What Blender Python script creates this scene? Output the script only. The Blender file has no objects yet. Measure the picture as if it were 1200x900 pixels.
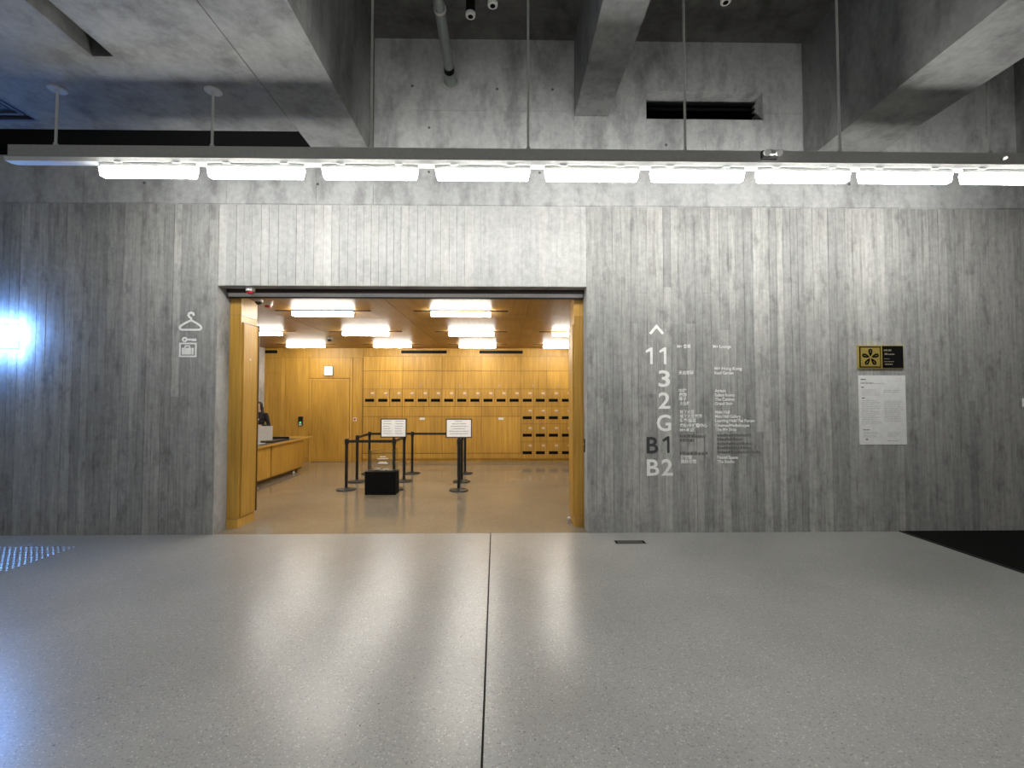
import bpy, math, random
from mathutils import Vector, Matrix
random.seed(7)
sc = bpy.context.scene
COL = sc.collection
R = math.radians

# ------------------------------------------------------------------ camera
cam_d = bpy.data.cameras.new('camera'); cam = bpy.data.objects.new('camera', cam_d); COL.objects.link(cam)
cam_d.sensor_width = 36.0; cam_d.lens = 540.0/1200*36.0; cam_d.clip_start = 0.05; cam_d.clip_end = 100
cam.matrix_world = Matrix.Translation((0, -5.88, 1.7)) @ Matrix.Rotation(R(-0.9), 4, 'Z') @ Matrix.Rotation(R(91.8), 4, 'X')
sc.camera = cam
# ------------------------------------------------------------------ world, exposure
w = bpy.data.worlds.new('hall_ambience'); sc.world = w; w.use_nodes = True
bg = w.node_tree.nodes['Background']; bg.inputs[0].default_value = (0.75, 0.85, 1.0, 1); bg.inputs[1].default_value = 0.03
vs = sc.view_settings
vs.view_transform = 'Standard'; vs.look = 'None'; vs.gamma = 1.0; vs.use_curve_mapping = False
vs.exposure = 0.45
TUBE = 37.0        # fluorescent battens over the concrete wall
TUBE2 = 34.0       # the parallel row behind the photographer
LOBBY = 41.0       # locker room ceiling battens
SIGN = 31.0

# ------------------------------------------------------------------ materials
def nodes(name):
    m = bpy.data.materials.new(name); m.use_nodes = True
    nt = m.node_tree; b = nt.nodes['Principled BSDF']
    return m, nt, b
def N(nt, t, **kw):
    n = nt.nodes.new(t)
    for k, v in kw.items():
        if k in n.inputs: n.inputs[k].default_value = v
        else: setattr(n, k, v)
    return n
def plain(name, col, rough=0.5, metal=0.0, spec=0.5):
    m, nt, b = nodes(name)
    n = N(nt, 'ShaderNodeTexNoise', Scale=30.0, Detail=3.0)
    geo = N(nt, 'ShaderNodeNewGeometry'); nt.links.new(geo.outputs['Position'], n.inputs['Vector'])
    r = N(nt, 'ShaderNodeValToRGB')
    r.color_ramp.elements[0].position = .3; r.color_ramp.elements[1].position = .7
    r.color_ramp.elements[0].color = (*[c*.93 for c in col], 1); r.color_ramp.elements[1].color = (*[min(1, c*1.05) for c in col], 1)
    nt.links.new(n.outputs[0], r.inputs[0]); nt.links.new(r.outputs[0], b.inputs['Base Color'])
    b.inputs['Roughness'].default_value = rough; b.inputs['Metallic'].default_value = metal
    b.inputs['Specular IOR Level'].default_value = spec
    return m
def emit(name, col, s):
    m, nt, b = nodes(name)
    b.inputs['Base Color'].default_value = (*[min(1, c) for c in col], 1)
    b.inputs['Emission Color'].default_value = (*col, 1); b.inputs['Emission Strength'].default_value = s
    return m
def mixcol(nt, a, b_, fac_socket, mode='MIX', fac=1.0):
    x = nt.nodes.new('ShaderNodeMix'); x.data_type = 'RGBA'; x.blend_type = mode
    x.inputs[0].default_value = fac
    if fac_socket is not None: nt.links.new(fac_socket, x.inputs[0])
    for i, v in ((6, a), (7, b_)):
        if isinstance(v, tuple): x.inputs[i].default_value = (*v, 1)
        else: nt.links.new(v, x.inputs[i])
    return x.outputs[2]
def ramp(nt, src, stops):
    r = nt.nodes.new('ShaderNodeValToRGB')
    while len(r.color_ramp.elements) > len(stops): r.color_ramp.elements.remove(r.color_ramp.elements[-1])
    while len(r.color_ramp.elements) < len(stops): r.color_ramp.elements.new(.5)
    for e, (p, c) in zip(r.color_ramp.elements, stops):
        e.position = p; e.color = (*c, 1) if isinstance(c, tuple) else (c, c, c, 1)
    nt.links.new(src, r.inputs[0]); return r.outputs[0]
def posnoise(nt, scale3, scale, detail=4.0, rough=.55):
    geo = N(nt, 'ShaderNodeNewGeometry'); mp = N(nt, 'ShaderNodeMapping'); mp.inputs['Scale'].default_value = scale3
    nt.links.new(geo.outputs['Position'], mp.inputs['Vector'])
    n = N(nt, 'ShaderNodeTexNoise', Scale=scale, Detail=detail, Roughness=rough); nt.links.new(mp.outputs[0], n.inputs['Vector'])
    return n.outputs[0]
def bump(nt, b, src, strength, dist=.01):
    bm = N(nt, 'ShaderNodeBump', Strength=strength, Distance=dist); nt.links.new(src, bm.inputs['Height']); nt.links.new(bm.outputs[0], b.inputs['Normal'])

def concrete(name, lo, hi, boards=False, rnd=.35, rough=.72, streak=.75):
    m, nt, b = nodes(name)
    big = posnoise(nt, (1, 1, .7), .9, 5, .6)
    c = ramp(nt, big, [(.30, lo), (.70, hi)])
    fine = posnoise(nt, (1, 1, 1), 14, 6, .7)
    c = mixcol(nt, c, ramp(nt, fine, [(.3, .72), (.62, 1.0), (.8, 1.12)]), None, 'MULTIPLY', .8)
    if boards:
        st = posnoise(nt, (30, 30, 1.9), 1, 6, .68)
        c = mixcol(nt, c, ramp(nt, st, [(.28, .55), (.5, .95), (.72, 1.3)]), None, 'MULTIPLY', streak)
        bl = posnoise(nt, (6, 6, 2.6), 1, 6, .7)
        c = mixcol(nt, c, ramp(nt, bl, [(.30, .42), (.47, .95), (.6, 1.0)]), None, 'MULTIPLY', streak*1.1)
        oi = N(nt, 'ShaderNodeObjectInfo')
        c = mixcol(nt, c, ramp(nt, oi.outputs['Random'], [(0, (1-rnd,)*3), (.5, (1-rnd*.3, 1-rnd*.32, 1-rnd*.38)), (.8, (1.0, .99, .97)), (1, (1.16, 1.15, 1.13))]), None, 'MULTIPLY', 1)
        bump(nt, b, st, .25, .006)
    else:
        bl = posnoise(nt, (3, 3, 1.2), 1, 5, .65)
        c = mixcol(nt, c, ramp(nt, bl, [(.34, .48), (.53, 1.0), (.75, 1.12)]), None, 'MULTIPLY', .8)
        bump(nt, b, fine, .2, .006)
    nt.links.new(c, b.inputs['Base Color']); b.inputs['Roughness'].default_value = rough; b.inputs['Specular IOR Level'].default_value = .3
    return m
def wood(name, lo, hi, axis='z', rough=.42):
    m, nt, b = nodes(name)
    s = {'z': (34, 34, 1.3), 'x': (1.0, 30, 30), 'y': (30, 1.0, 30)}[axis]
    g = posnoise(nt, s, 1, 6, .6)
    c = ramp(nt, g, [(.3, lo), (.7, hi)])
    bl = posnoise(nt, (1.5, 1.5, .6), 1.2, 3)
    c = mixcol(nt, c, ramp(nt, bl, [(.35, .86), (.65, 1.06)]), None, 'MULTIPLY', 1)
    oi = N(nt, 'ShaderNodeObjectInfo')
    c = mixcol(nt, c, ramp(nt, oi.outputs['Random'], [(0, .9), (1, 1.05)]), None, 'MULTIPLY', 1)
    nt.links.new(c, b.inputs['Base Color']); b.inputs['Roughness'].default_value = rough
    b.inputs['Specular IOR Level'].default_value = .35
    bump(nt, b, g, .05, .002)
    return m
def terrazzo(name, base, rough, warm=1.0, chips=.5):
    m, nt, b = nodes(name)
    geo = N(nt, 'ShaderNodeNewGeometry')
    big = posnoise(nt, (1, 1, 1), .8, 4)
    c = ramp(nt, big, [(.3, tuple(x*.86 for x in base)), (.7, tuple(x*1.1 for x in base))])
    v = N(nt, 'ShaderNodeTexVoronoi', Scale=92.0); nt.links.new(geo.outputs['Position'], v.inputs['Vector'])
    hs = N(nt, 'ShaderNodeSeparateColor'); nt.links.new(v.outputs['Color'], hs.inputs[0])
    chip = ramp(nt, hs.outputs[0], [(0, .45), (.15, .76), (.5, 1.0), (.82, 1.15), (1, 1.8)])
    core = ramp(nt, v.outputs['Distance'], [(.25, 1.0), (.55, 0.0)])
    c = mixcol(nt, c, mixcol(nt, c, chip, None, 'MULTIPLY', 1), core, 'MIX')
    v2 = N(nt, 'ShaderNodeTexVoronoi', Scale=17.0); nt.links.new(geo.outputs['Position'], v2.inputs['Vector'])
    spot = ramp(nt, v2.outputs['Distance'], [(.07, .28), (.11, 1.0)])
    h2 = N(nt, 'ShaderNodeSeparateColor'); nt.links.new(v2.outputs['Color'], h2.inputs[0])
    sel = ramp(nt, h2.outputs[1], [(.80, 0.0), (.82, 1.0)])
    c = mixcol(nt, c, mixcol(nt, c, spot, None, 'MULTIPLY', 1), sel, 'MIX')
    fn = posnoise(nt, (1, 1, 1), 60, 4, .7)
    c = mixcol(nt, c, ramp(nt, fn, [(.3, .85), (.7, 1.1)]), None, 'MULTIPLY', chips)
    nt.links.new(c, b.inputs['Base Color'])
    b.inputs['Roughness'].default_value = rough
    b.inputs['Specular IOR Level'].default_value = .5
    return m

M = {}
M['boards'] = concrete('board_marked_concrete', (.375, .378, .37), (.49, .488, .473), True, .22, streak=.66)
M['boards_light'] = concrete('pale_board_marked_concrete', (.47, .475, .47), (.53, .53, .52), True, .06, streak=.28)
M['conc'] = concrete('smooth_concrete', (.36, .365, .365), (.50, .505, .50))
M['conc_pale'] = concrete('pale_concrete', (.62, .62, .61), (.72, .72, .71))
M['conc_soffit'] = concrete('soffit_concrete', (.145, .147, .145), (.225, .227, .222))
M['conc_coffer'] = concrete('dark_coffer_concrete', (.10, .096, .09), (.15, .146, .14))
M['conc_dark'] = concrete('raw_concrete', (.10, .10, .10), (.15, .15, .15))
M['floor'] = terrazzo('ground_concrete_terrazzo', (.345, .345, .328), .28)
M['floor_in'] = terrazzo('polished_lobby_terrazzo', (.25, .215, .16), .11, chips=.35)
M['joint'] = plain('black_joint', (.012, .012, .012), .8)
M['oak'] = wood('oak_veneer', (.40, .212, .034), (.60, .35, .062))
M['oak_h'] = wood('oak_veneer_ceiling', (.30, .15, .035), (.44, .235, .06), 'y')
M['oak_dark'] = wood('oak_shadow_gap', (.10, .05, .015), (.15, .08, .02))
M['oak_edge'] = wood('oak_edge', (.46, .25, .045), (.62, .37, .075))
M['black'] = plain('black_powder_coat', (.008, .008, .009), .45)
M['blackm'] = plain('matt_black', (.005, .005, .005), .95, spec=.15)
M['void'] = plain('duct_black', (.006, .006, .006), .95, spec=.05)
M['void_shade'] = plain('shade_black_void', (.03, .03, .032), .9, spec=.1)  # shade inside the recess is put into this near-black colour
M['grey_metal'] = plain('grey_painted_steel', (.34, .34, .32), .5)
M['galv'] = plain('galvanised_steel', (.20, .22, .21), .45, .4)
M['rod'] = plain('brushed_rod', (.45, .45, .43), .4, .1)
M['white_metal'] = plain('white_enamel', (.62, .63, .61), .5)
M['white'] = plain('white_plastic', (.75, .75, .73), .4)
M['vinyl'] = plain('white_vinyl', (.95, .95, .93), .6)
M['vinyl_dark'] = plain('charcoal_vinyl', (.045, .05, .05), .6)
M['vinyl_dim'] = plain('dim_grey_vinyl', (.16, .16, .152), .6)
M['red'] = plain('red_plastic', (.5, .02, .02), .35)
M['shutter'] = plain('shutter_aluminium', (.85, .83, .81), .45)
M['shutter_dark'] = plain('dark_red_brown_steel', (.035, .012, .012), .5)
M['gold'] = plain('brushed_gold', (.62, .47, .12), .38, .55)
M['paper'] = plain('paper', (.80, .80, .79), .8)
M['print'] = plain('grey_print', (.48, .48, .48), .8)
M['print2'] = plain('dark_print', (.07, .07, .07), .8)
M['steel'] = plain('stainless_steel', (.55, .56, .57), .3, .9)
M['tube'] = emit('fluorescent_tube', (1.0, .99, .95), TUBE)
M['tube2'] = emit('fluorescent_tube_rear', (1.0, .99, .95), TUBE2)
M['lobbytube'] = emit('locker_room_tube', (1.0, .96, .88), LOBBY)
M['neon'] = emit('blue_white_led', (.22, .48, 1.0), SIGN)
M['exit'] = emit('lit_exit_panel', (.55, 1.0, .85), 1.6)
M['green'] = emit('green_led', (.05, .9, .3), .35)
M['hatch'] = plain('blue_lit_steel', (.06, .075, .11), .5)  # blue light falling on the hatch is put into its base colour
M['skin'] = plain('skin', (.55, .36, .27), .55)
M['hair'] = plain('black_hair', (.010, .009, .009), .5)
M['cloth'] = plain('black_uniform', (.012, .011, .014), .8)
M['trousers'] = plain('dark_trousers', (.02, .02, .022), .8)
M['desk'] = plain('dark_grey_worktop', (.06, .06, .062), .35)
M['lockplate'] = plain('pale_beige_plate', (.66, .50, .33), .45)
M['yellow'] = plain('yellow_card', (.55, .45, .08), .6)
def glassmat():
    m, nt, b = nodes('clear_acrylic')
    b.inputs['Base Color'].default_value = (.95, .97, .97, 1); b.inputs['Roughness'].default_value = .04
    b.inputs['Transmission Weight'].default_value = 1.0; b.inputs['IOR'].default_value = 1.3
    return m
M['acrylic'] = glassmat()

# ------------------------------------------------------------------ mesh helpers
class MB:
    def __init__(s): s.v = []; s.f = []
    def box(s, x0, x1, y0, y1, z0, z1):
        n = len(s.v)
        s.v += [(x0,y0,z0),(x1,y0,z0),(x1,y1,z0),(x0,y1,z0),(x0,y0,z1),(x1,y0,z1),(x1,y1,z1),(x0,y1,z1)]
        s.f += [tuple(n+i for i in q) for q in ((0,3,2,1),(4,5,6,7),(0,1,5,4),(1,2,6,5),(2,3,7,6),(3,0,4,7))]
        return s
    def bbox(s, x0, x1, y0, y1, z0, z1, b):          # box with chamfered front (-y) edges
        n = len(s.v)
        s.v += [(x0,y1,z0),(x1,y1,z0),(x1,y1,z1),(x0,y1,z1),
                (x0,y0+b,z0),(x1,y0+b,z0),(x1,y0+b,z1),(x0,y0+b,z1),
                (x0+b,y0,z0+b),(x1-b,y0,z0+b),(x1-b,y0,z1-b),(x0+b,y0,z1-b)]
        q = [(0,3,2,1)]
        for i in range(4):
            j = (i+1) % 4
            q += [(i, j, 4+j, 4+i), (4+i, 4+j, 8+j, 8+i)]
        q += [(8,9,10,11)]
        s.f += [tuple(n+i for i in k) for k in q]; return s
    def prism(s, pts, z0, z1):                          # polygon footprint (ccw), extruded in z
        n = len(s.v); k = len(pts)
        s.v += [(x, y, z0) for x, y in pts] + [(x, y, z1) for x, y in pts]
        s.f += [tuple(n+i for i in reversed(range(k))), tuple(n+k+i for i in range(k))]
        s.f += [(n+i, n+(i+1) % k, n+k+(i+1) % k, n+k+i) for i in range(k)]; return s
    def prismY(s, pts, y0, y1):                         # polygon in xz (ccw seen from -y), extruded in y
        n = len(s.v); k = len(pts)
        s.v += [(x, y0, z) for x, z in pts] + [(x, y1, z) for x, z in pts]
        s.f += [tuple(n+i for i in range(k)), tuple(n+k+i for i in reversed(range(k)))]
        s.f += [(n+(i+1) % k, n+i, n+k+i, n+k+(i+1) % k) for i in range(k)]; return s
    def tube(s, pts, rad, seg=10, caps=True):
        pts = [Vector(p) for p in pts]; n0 = len(s.v)
        rads = rad if isinstance(rad, (list, tuple)) else [rad]*len(pts)
        up = None
        for i, p in enumerate(pts):
            t = ((pts[min(i+1, len(pts)-1)] - pts[max(i-1, 0)])).normalized()
            if up is None:
                a = Vector((0, 0, 1)) if abs(t.z) < .9 else Vector((1, 0, 0))
                up = t.cross(a).normalized()
            up = (up - t*up.dot(t)).normalized(); w_ = t.cross(up)
            for k in range(seg):
                an = 2*math.pi*k/seg
                s.v.append(tuple(p + (up*math.cos(an) + w_*math.sin(an))*rads[i]))
        for i in range(len(pts)-1):
            for k in range(seg):
                a = n0+i*seg+k; b = n0+i*seg+(k+1) % seg
                s.f.append((a, b, b+seg, a+seg))
        if caps:
            s.f.append(tuple(n0+k for k in reversed(range(seg))))
            m = n0+(len(pts)-1)*seg; s.f.append(tuple(m+k for k in range(seg)))
        return s
    def lathe(s, prof, c, seg=20):                       # prof: list of (r, z), about the vertical through c
        n0 = len(s.v)
        for r, z in prof:
            for k in range(seg):
                an = 2*math.pi*k/seg; s.v.append((c[0]+r*math.cos(an), c[1]+r*math.sin(an), c[2]+z))
        for i in range(len(prof)-1):
            for k in range(seg):
                a = n0+i*seg+k; b = n0+i*seg+(k+1) % seg
                s.f.append((a, b, b+seg, a+seg))
        s.f.append(tuple(n0+k for k in reversed(range(seg))))
        m = n0+(len(prof)-1)*seg; s.f.append(tuple(m+k for k in range(seg))); return s
    def sphere(s, c, rx, ry, rz, nu=14, nv=9):
        n0 = len(s.v)
        for j in range(1, nv):
            t = math.pi*j/nv
            for k in range(nu):
                a = 2*math.pi*k/nu
                s.v.append((c[0]+rx*math.sin(t)*math.cos(a), c[1]+ry*math.sin(t)*math.sin(a), c[2]-rz*math.cos(t)))
        for j in range(nv-2):
            for k in range(nu):
                a = n0+j*nu+k; b = n0+j*nu+(k+1) % nu
                s.f.append((a, b, b+nu, a+nu))
        s.f.append(tuple(n0+k for k in reversed(range(nu)))); m = n0+(nv-2)*nu
        s.f.append(tuple(m+k for k in range(nu))); return s
    def ringY(s, c, r0, r1, y0, y1, seg=20, a0=0, a1=2*math.pi):   # flat ring facing -y
        n0 = len(s.v); full = abs(a1-a0-2*math.pi) < 1e-6; k_ = seg if full else seg+1
        for k in range(k_):
            an = a0+(a1-a0)*k/seg
            for r, y in ((r0,y0),(r1,y0),(r1,y1),(r0,y1)):
                s.v.append((c[0]+r*math.cos(an), y, c[1]+r*math.sin(an)))
        for k in range(seg):
            a = n0+4*k; b = n0+4*((k+1) % k_)
            for i in range(4):
                j = (i+1) % 4; s.f.append((a+i, a+j, b+j, b+i))
        if not full:
            s.f.append((n0, n0+3, n0+2, n0+1)); m = n0+4*seg; s.f.append((m, m+1, m+2, m+3))
        return s
    def build(s, name, mat, parent=None, smooth=False):
        if parent is None:
            xs = [v[0] for v in s.v]; ys = [v[1] for v in s.v]; zs = [v[2] for v in s.v]
            off = Vector(((min(xs)+max(xs))/2, (min(ys)+max(ys))/2, min(zs)))
        else: off = WORLD[parent.name]
        me = bpy.data.meshes.new(name)
        me.from_pydata([tuple(Vector(v)-off) for v in s.v], [], s.f); me.update()
        if isinstance(mat, str): mat = M[mat]
        me.materials.append(mat)
        if smooth:
            for p in me.polygons: p.use_smooth = True
            me.set_sharp_from_angle(angle=R(40))
        o = bpy.data.objects.new(name, me); COL.objects.link(o)
        if parent is None: o.location = off; WORLD[o.name] = off
        else: o.parent = parent; WORLD[o.name] = off
        return o
WORLD = {}
def tag(o, label=None, cat=None, group=None, kind=None):
    if label: o['label'] = label
    if cat: o['category'] = cat
    if group: o['group'] = group
    if kind: o['kind'] = kind
    return o
def thing(name, loc, label, cat, group=None):
    o = bpy.data.objects.new(name, None); COL.objects.link(o); o.location = loc; o.empty_display_size = .1
    WORLD[o.name] = Vector(loc); return tag(o, label, cat, group)
def struct(o, label=None):
    return tag(o, label, kind='structure')
def copy_part(src, parent, dx=0, dy=0, dz=0):           # same mesh data, moved relative to its parent
    c = src.copy(); COL.objects.link(c); c.parent = parent; c.location = src.location + Vector((dx, dy, dz)); return c
def copy_tree(o, loc=None, parent=None):
    c = o.copy(); COL.objects.link(c); c.parent = parent
    if loc is not None: c.location = loc
    WORLD[c.name] = Vector(c.location) if parent is None else Vector((0, 0, 0))
    for ch in o.children: copy_tree(ch, None, c)
    return c
def B(name, x0, x1, y0, y1, z0, z1, mat, parent=None):
    return MB().box(x0, x1, y0, y1, z0, z1).build(name, mat, parent)
unit = {}
def slab(name, x0, x1, y0, y1, z0, z1, mat, parent):     # alike pieces: shared unit cube, scaled
    if mat not in unit:
        me = bpy.data.meshes.new('unit_'+mat); mb = MB().box(0, 1, 0, 1, 0, 1)
        me.from_pydata(mb.v, [], mb.f); me.update(); me.materials.append(M[mat]); unit[mat] = me
    o = bpy.data.objects.new(name, unit[mat]); COL.objects.link(o); o.parent = parent
    o.location = Vector((x0, y0, z0)) - WORLD[parent.name]; o.scale = (x1-x0, y1-y0, z1-z0)
    return o
def text(name, body, x, z, size, y, mat, parent, align='LEFT', width=None, thick=.0015, bold=0.0):
    cu = bpy.data.curves.new(name, 'FONT'); cu.body = body; cu.size = size; cu.align_x = align
    cu.extrude = thick; cu.offset = bold; cu.resolution_u = 3
    to = bpy.data.objects.new(name+'_tmp', cu); COL.objects.link(to)
    bpy.context.view_layer.update()
    me = bpy.data.meshes.new_from_object(to.evaluated_get(bpy.context.evaluated_depsgraph_get()))
    bpy.data.objects.remove(to)
    xs = [v.co.x for v in me.vertices] or [0, 1]
    sx = 1.0
    if width: sx = width/(max(xs)-min(xs))
    off = WORLD[parent.name]; xmin = min(xs); 
    for v in me.vertices:
        xx = (v.co.x-xmin)*sx if width else v.co.x
        v.co = Vector((x + xx, y - thick - v.co.z, z + v.co.y)) - off
    me.materials.clear(); me.materials.append(M[mat]); me.name = name
    o = bpy.data.objects.new(name, me); COL.objects.link(o); o.parent = parent
    return o

# ------------------------------------------------------------------ setting: concrete hall
OX0, OX1, OZ = -3.645, 1.05, 3.135        # opening to the locker room
VX0, VX1, VZ0, VZ1 = 1.846, 3.383, 5.347, 5.719   # duct opening
JZ, CZ, SZ = 4.19, 6.38, 4.79             # pour joint, coffer ceiling, soffit heights
WL, WR = -9.0, 8.0
wf = MB()
T = .26
for a, b, c, d in ((WL, OX0, 0, JZ), (OX1, WR, 0, JZ), (OX0, OX1, OZ, JZ), (WL, -2.42, JZ, 4.80), (-2.42, VX0, JZ, CZ+.3), (VX1, WR, JZ, CZ+.3), (VX0, VX1, JZ, VZ0), (VX0, VX1, VZ1, CZ+.3)):
    wf.box(a, b, .0, T, c, d)
wall = struct(wf.build('wall_front', 'conc'), 'grey board-marked concrete wall with a wide opening to the locker room')
def boards(xa, xb, z0, z1, mat, split=True):
    x = xa; i = 0
    while x < xb-.02:
        bw = random.uniform(.088, .122)
        if xb-(x+bw) < .06: bw = xb-x
        cuts = [z0, z1]
        if split and random.random() < .62: cuts = [z0, random.choice((1.25, 1.72, 2.18, 2.63, 3.1)) + random.uniform(-.06, .06), z1]
        for c0, c1 in zip(cuts[:-1], cuts[1:]):
            p = random.choice((.0090, .0102, .0114, .0125))
            g = random.choice((.002, .003, .005))
            slab('board', x+g/2, x+bw-g/2, -p, .0, c0+.0015 if c0 > 0 else 0, c1-.0015, mat, wall)
        x += bw
boards(-7.3, OX0, 0, JZ-.012, 'boards')
boards(OX1, 7.3, 0, JZ-.012, 'boards')
boards(OX0, OX1, OZ, JZ-.012, 'boards_light', False)
# smooth formwork panels above the pour joint
def panels(xs, zs, skip=None):
    for x0, x1 in zip(xs[:-1], xs[1:]):
        for z0, z1 in zip(zs[:-1], zs[1:]):
            rects = [(x0, x1, z0, z1)]
            if x1 > VX0 and x0 < VX1 and z1 > VZ0 and z0 < VZ1:
                rects = []
                a0, a1 = max(x0, VX0), min(x1, VX1)
                if x0 < VX0: rects.append((x0, VX0, z0, z1))
                if x1 > VX1: rects.append((VX1, x1, z0, z1))
                if z0 < VZ0: rects.append((a0, a1, z0, VZ0))
                if z1 > VZ1: rects.append((a0, a1, VZ1, z1))
            p = random.uniform(.010, .0125)
            for a, b, c, d in rects:
                g0 = .0 if (a in (VX0, VX1) or b in (VX0, VX1)) else .002
                slab('panel', a+.0015, b-.0015, -p, 0, c+.002, d-.002, 'conc', wall)
panels([-7.3, -5.36, -3.56, -2.42], [JZ, 4.80])
panels([-2.42, -1.69], [JZ, 5.43])
MB().box(WL, -2.42, 1.0, 1.05, 4.70, 6.6).box(WL, -2.42, T, 1.0, 4.70, 4.74).box(-2.42, -2.37, T, 1.0, 4.70, 6.6).build('void_shade_lining', 'void_shade', wall)  # added liner, coloured dark in place of shade in the void
panels([-1.69, -.56, .9, 2.62, 3.9], [JZ, 5.43, CZ])
panels([3.9, 5.0, 6.2, 7.3], [JZ, CZ])
hole = None
for x, z in [(-.98, 4.62), (-.20, 4.62), (.45, 4.62), (1.5, 4.62), (2.1, 5.0), (3.3, 4.62), (-1.2, 5.75), (-.1, 5.72), (.62, 5.72), (-.98, 5.2), (-2.4, 4.45), (-4.6, 4.45), (4.5, 4.5), (5.6, 4.5)]:
    if hole is None:
        hole = MB().ringY((x, z), .0001, .018, -.0135, -.012, 12).build('tie_hole', 'conc_dark', wall); h0 = (x, z)
    else: copy_part(hole, wall, x-h0[0], 0, z-h0[1])
# duct opening: inner box
vd = MB(); vd.box(VX0-.02, VX0, T, 1.2, VZ0-.02, VZ1+.02).box(VX1, VX1+.02, T, 1.2, VZ0-.02, VZ1+.02).box(VX0, VX1, T, 1.2, VZ0-.02, VZ0).box(VX0, VX1, T, 1.2, VZ1, VZ1+.02).box(VX0, VX1, 1.2, 1.22, VZ0-.02, VZ1+.02)
vd.build('duct_lining', 'void', wall)
for k in range(5): slab('duct_blade', VX0+.01, VX1-.01, .16, .21, VZ0+.035+k*.072, VZ0+.040+k*.072, 'void', wall)
# floor slabs with their joint
FL = struct(B('floor', -15, 15, -15, 0, -.12, -.02, 'joint'), 'speckled polished grey concrete floor with one dark joint')
def joint_x(y): return -.177 + (.07/3.62)*(-y)
MB().prism([(-15, -15), (joint_x(-15)-.006, -15), (joint_x(0)-.006, -.0), (-15, -.0)], -.02, 0).build('slab', 'floor', FL)
MB().prism([(joint_x(-15)+.006, -15), (15, -15), (15, -.0), (joint_x(0)+.006, -.0)], -.02, 0).build('slab', 'floor', FL)
# walls of the hall behind and beside the photographer
struct(B('wall_back', -15, 15, -15.3, -15, 0, 7, 'conc'))
struct(B('wall_right', 14.7, 15, -15, 0, 0, 7, 'conc'))
struct(B('wall_left', -15.3, -15, -15, 0, 0, 7, 'conc'))
struct(B('wall_outer', WR, 15, -.02, .3, 0, 7, 'conc')); struct(B('wall_outer', -15, WL, -.02, .3, 0, 7, 'conc'))
# ceiling: high coffers between beams, low slab at left
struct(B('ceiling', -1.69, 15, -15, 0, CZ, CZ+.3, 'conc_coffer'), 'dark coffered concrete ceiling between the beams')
BE = -.014
ls = MB()
GX0, GX1, GY = -3.725, -3.535, -1.755
ls.box(-15, -5.79, -15, -.6, SZ, SZ+.16); ls.box(-5.79, GX0, -15, -1.34, SZ, SZ+.16)
ls.box(-5.79, -5.175, -.74, -.6, SZ, SZ+.16); ls.box(-5.175, GX0, -1.34, -.6, SZ, SZ+.16)
ls.box(GX0, GX1, GY, -.6, SZ, SZ+.16); ls.box(GX1, -2.395, -15, -.6, SZ, SZ+.16)
ls.box(-15, -2.395, -15, -.6, SZ+.16, 7.0)
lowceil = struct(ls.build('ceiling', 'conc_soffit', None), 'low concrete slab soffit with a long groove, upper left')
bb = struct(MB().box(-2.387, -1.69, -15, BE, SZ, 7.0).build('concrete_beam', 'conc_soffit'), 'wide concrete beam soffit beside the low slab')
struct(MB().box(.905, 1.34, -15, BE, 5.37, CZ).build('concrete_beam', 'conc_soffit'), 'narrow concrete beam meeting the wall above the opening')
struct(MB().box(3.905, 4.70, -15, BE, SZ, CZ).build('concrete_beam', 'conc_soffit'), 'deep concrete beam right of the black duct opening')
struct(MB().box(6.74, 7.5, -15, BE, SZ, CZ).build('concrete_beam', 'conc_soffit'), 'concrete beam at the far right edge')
# ceiling construction joint strips across the high coffers
for xa, xb in ((-1.69, .905), (1.34, 3.905)):
    slab('joint_strip', xa, xb, -.515, -.50, CZ-.004, CZ, 'conc_dark', bpy.data.objects['ceiling'])
# ventilation hatch in the low slab
ht = thing('ceiling_hatch', (-5.4825, -1.04, SZ), 'blue-lit square steel hatch recessed in the low concrete soffit', 'hatch')
for k, (i0, zz) in enumerate(((0, 0), (.09, .018), (.18, .036))):
    x0, x1, y0, y1 = -5.79+i0, -5.175-i0, -1.34+i0, -.74-i0; t = .035
    fr = MB().box(x0, x1, y0, y0+t, SZ+zz, SZ+zz+.03).box(x0, x1, y1-t, y1, SZ+zz, SZ+zz+.03).box(x0, x0+t, y0+t, y1-t, SZ+zz, SZ+zz+.03).box(x1-t, x1, y0+t, y1-t, SZ+zz, SZ+zz+.03)
    fr.build('frame', 'hatch', ht)
B('panel', -5.79, -5.175, -1.34, -.74, SZ+.07, SZ+.09, 'hatch', ht)

# ------------------------------------------------------------------ opening: lintel track, roller shutter rail, oak linings
jl = thing('roller_shutter', ((OX0+OX1)/2, .3, OZ-.06), 'raised roller shutter with pale bottom rail under the lintel', 'shutter')
B('curtain', OX0+.004, OX1-.004, .165, .20, OZ-.04, OZ, 'shutter_dark', jl)
B('bottom_rail', OX0+.004, OX1-.004, .205, .25, OZ-.095, OZ-.045, 'shutter', jl)
B('seal', OX0+.004, OX1-.004, .20, .255, OZ-.11, OZ-.095, 'black', jl)
B('guide_cover', OX0+.004, OX1-.004, .20, .258, OZ-.045, OZ, 'shutter_dark', jl)

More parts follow.
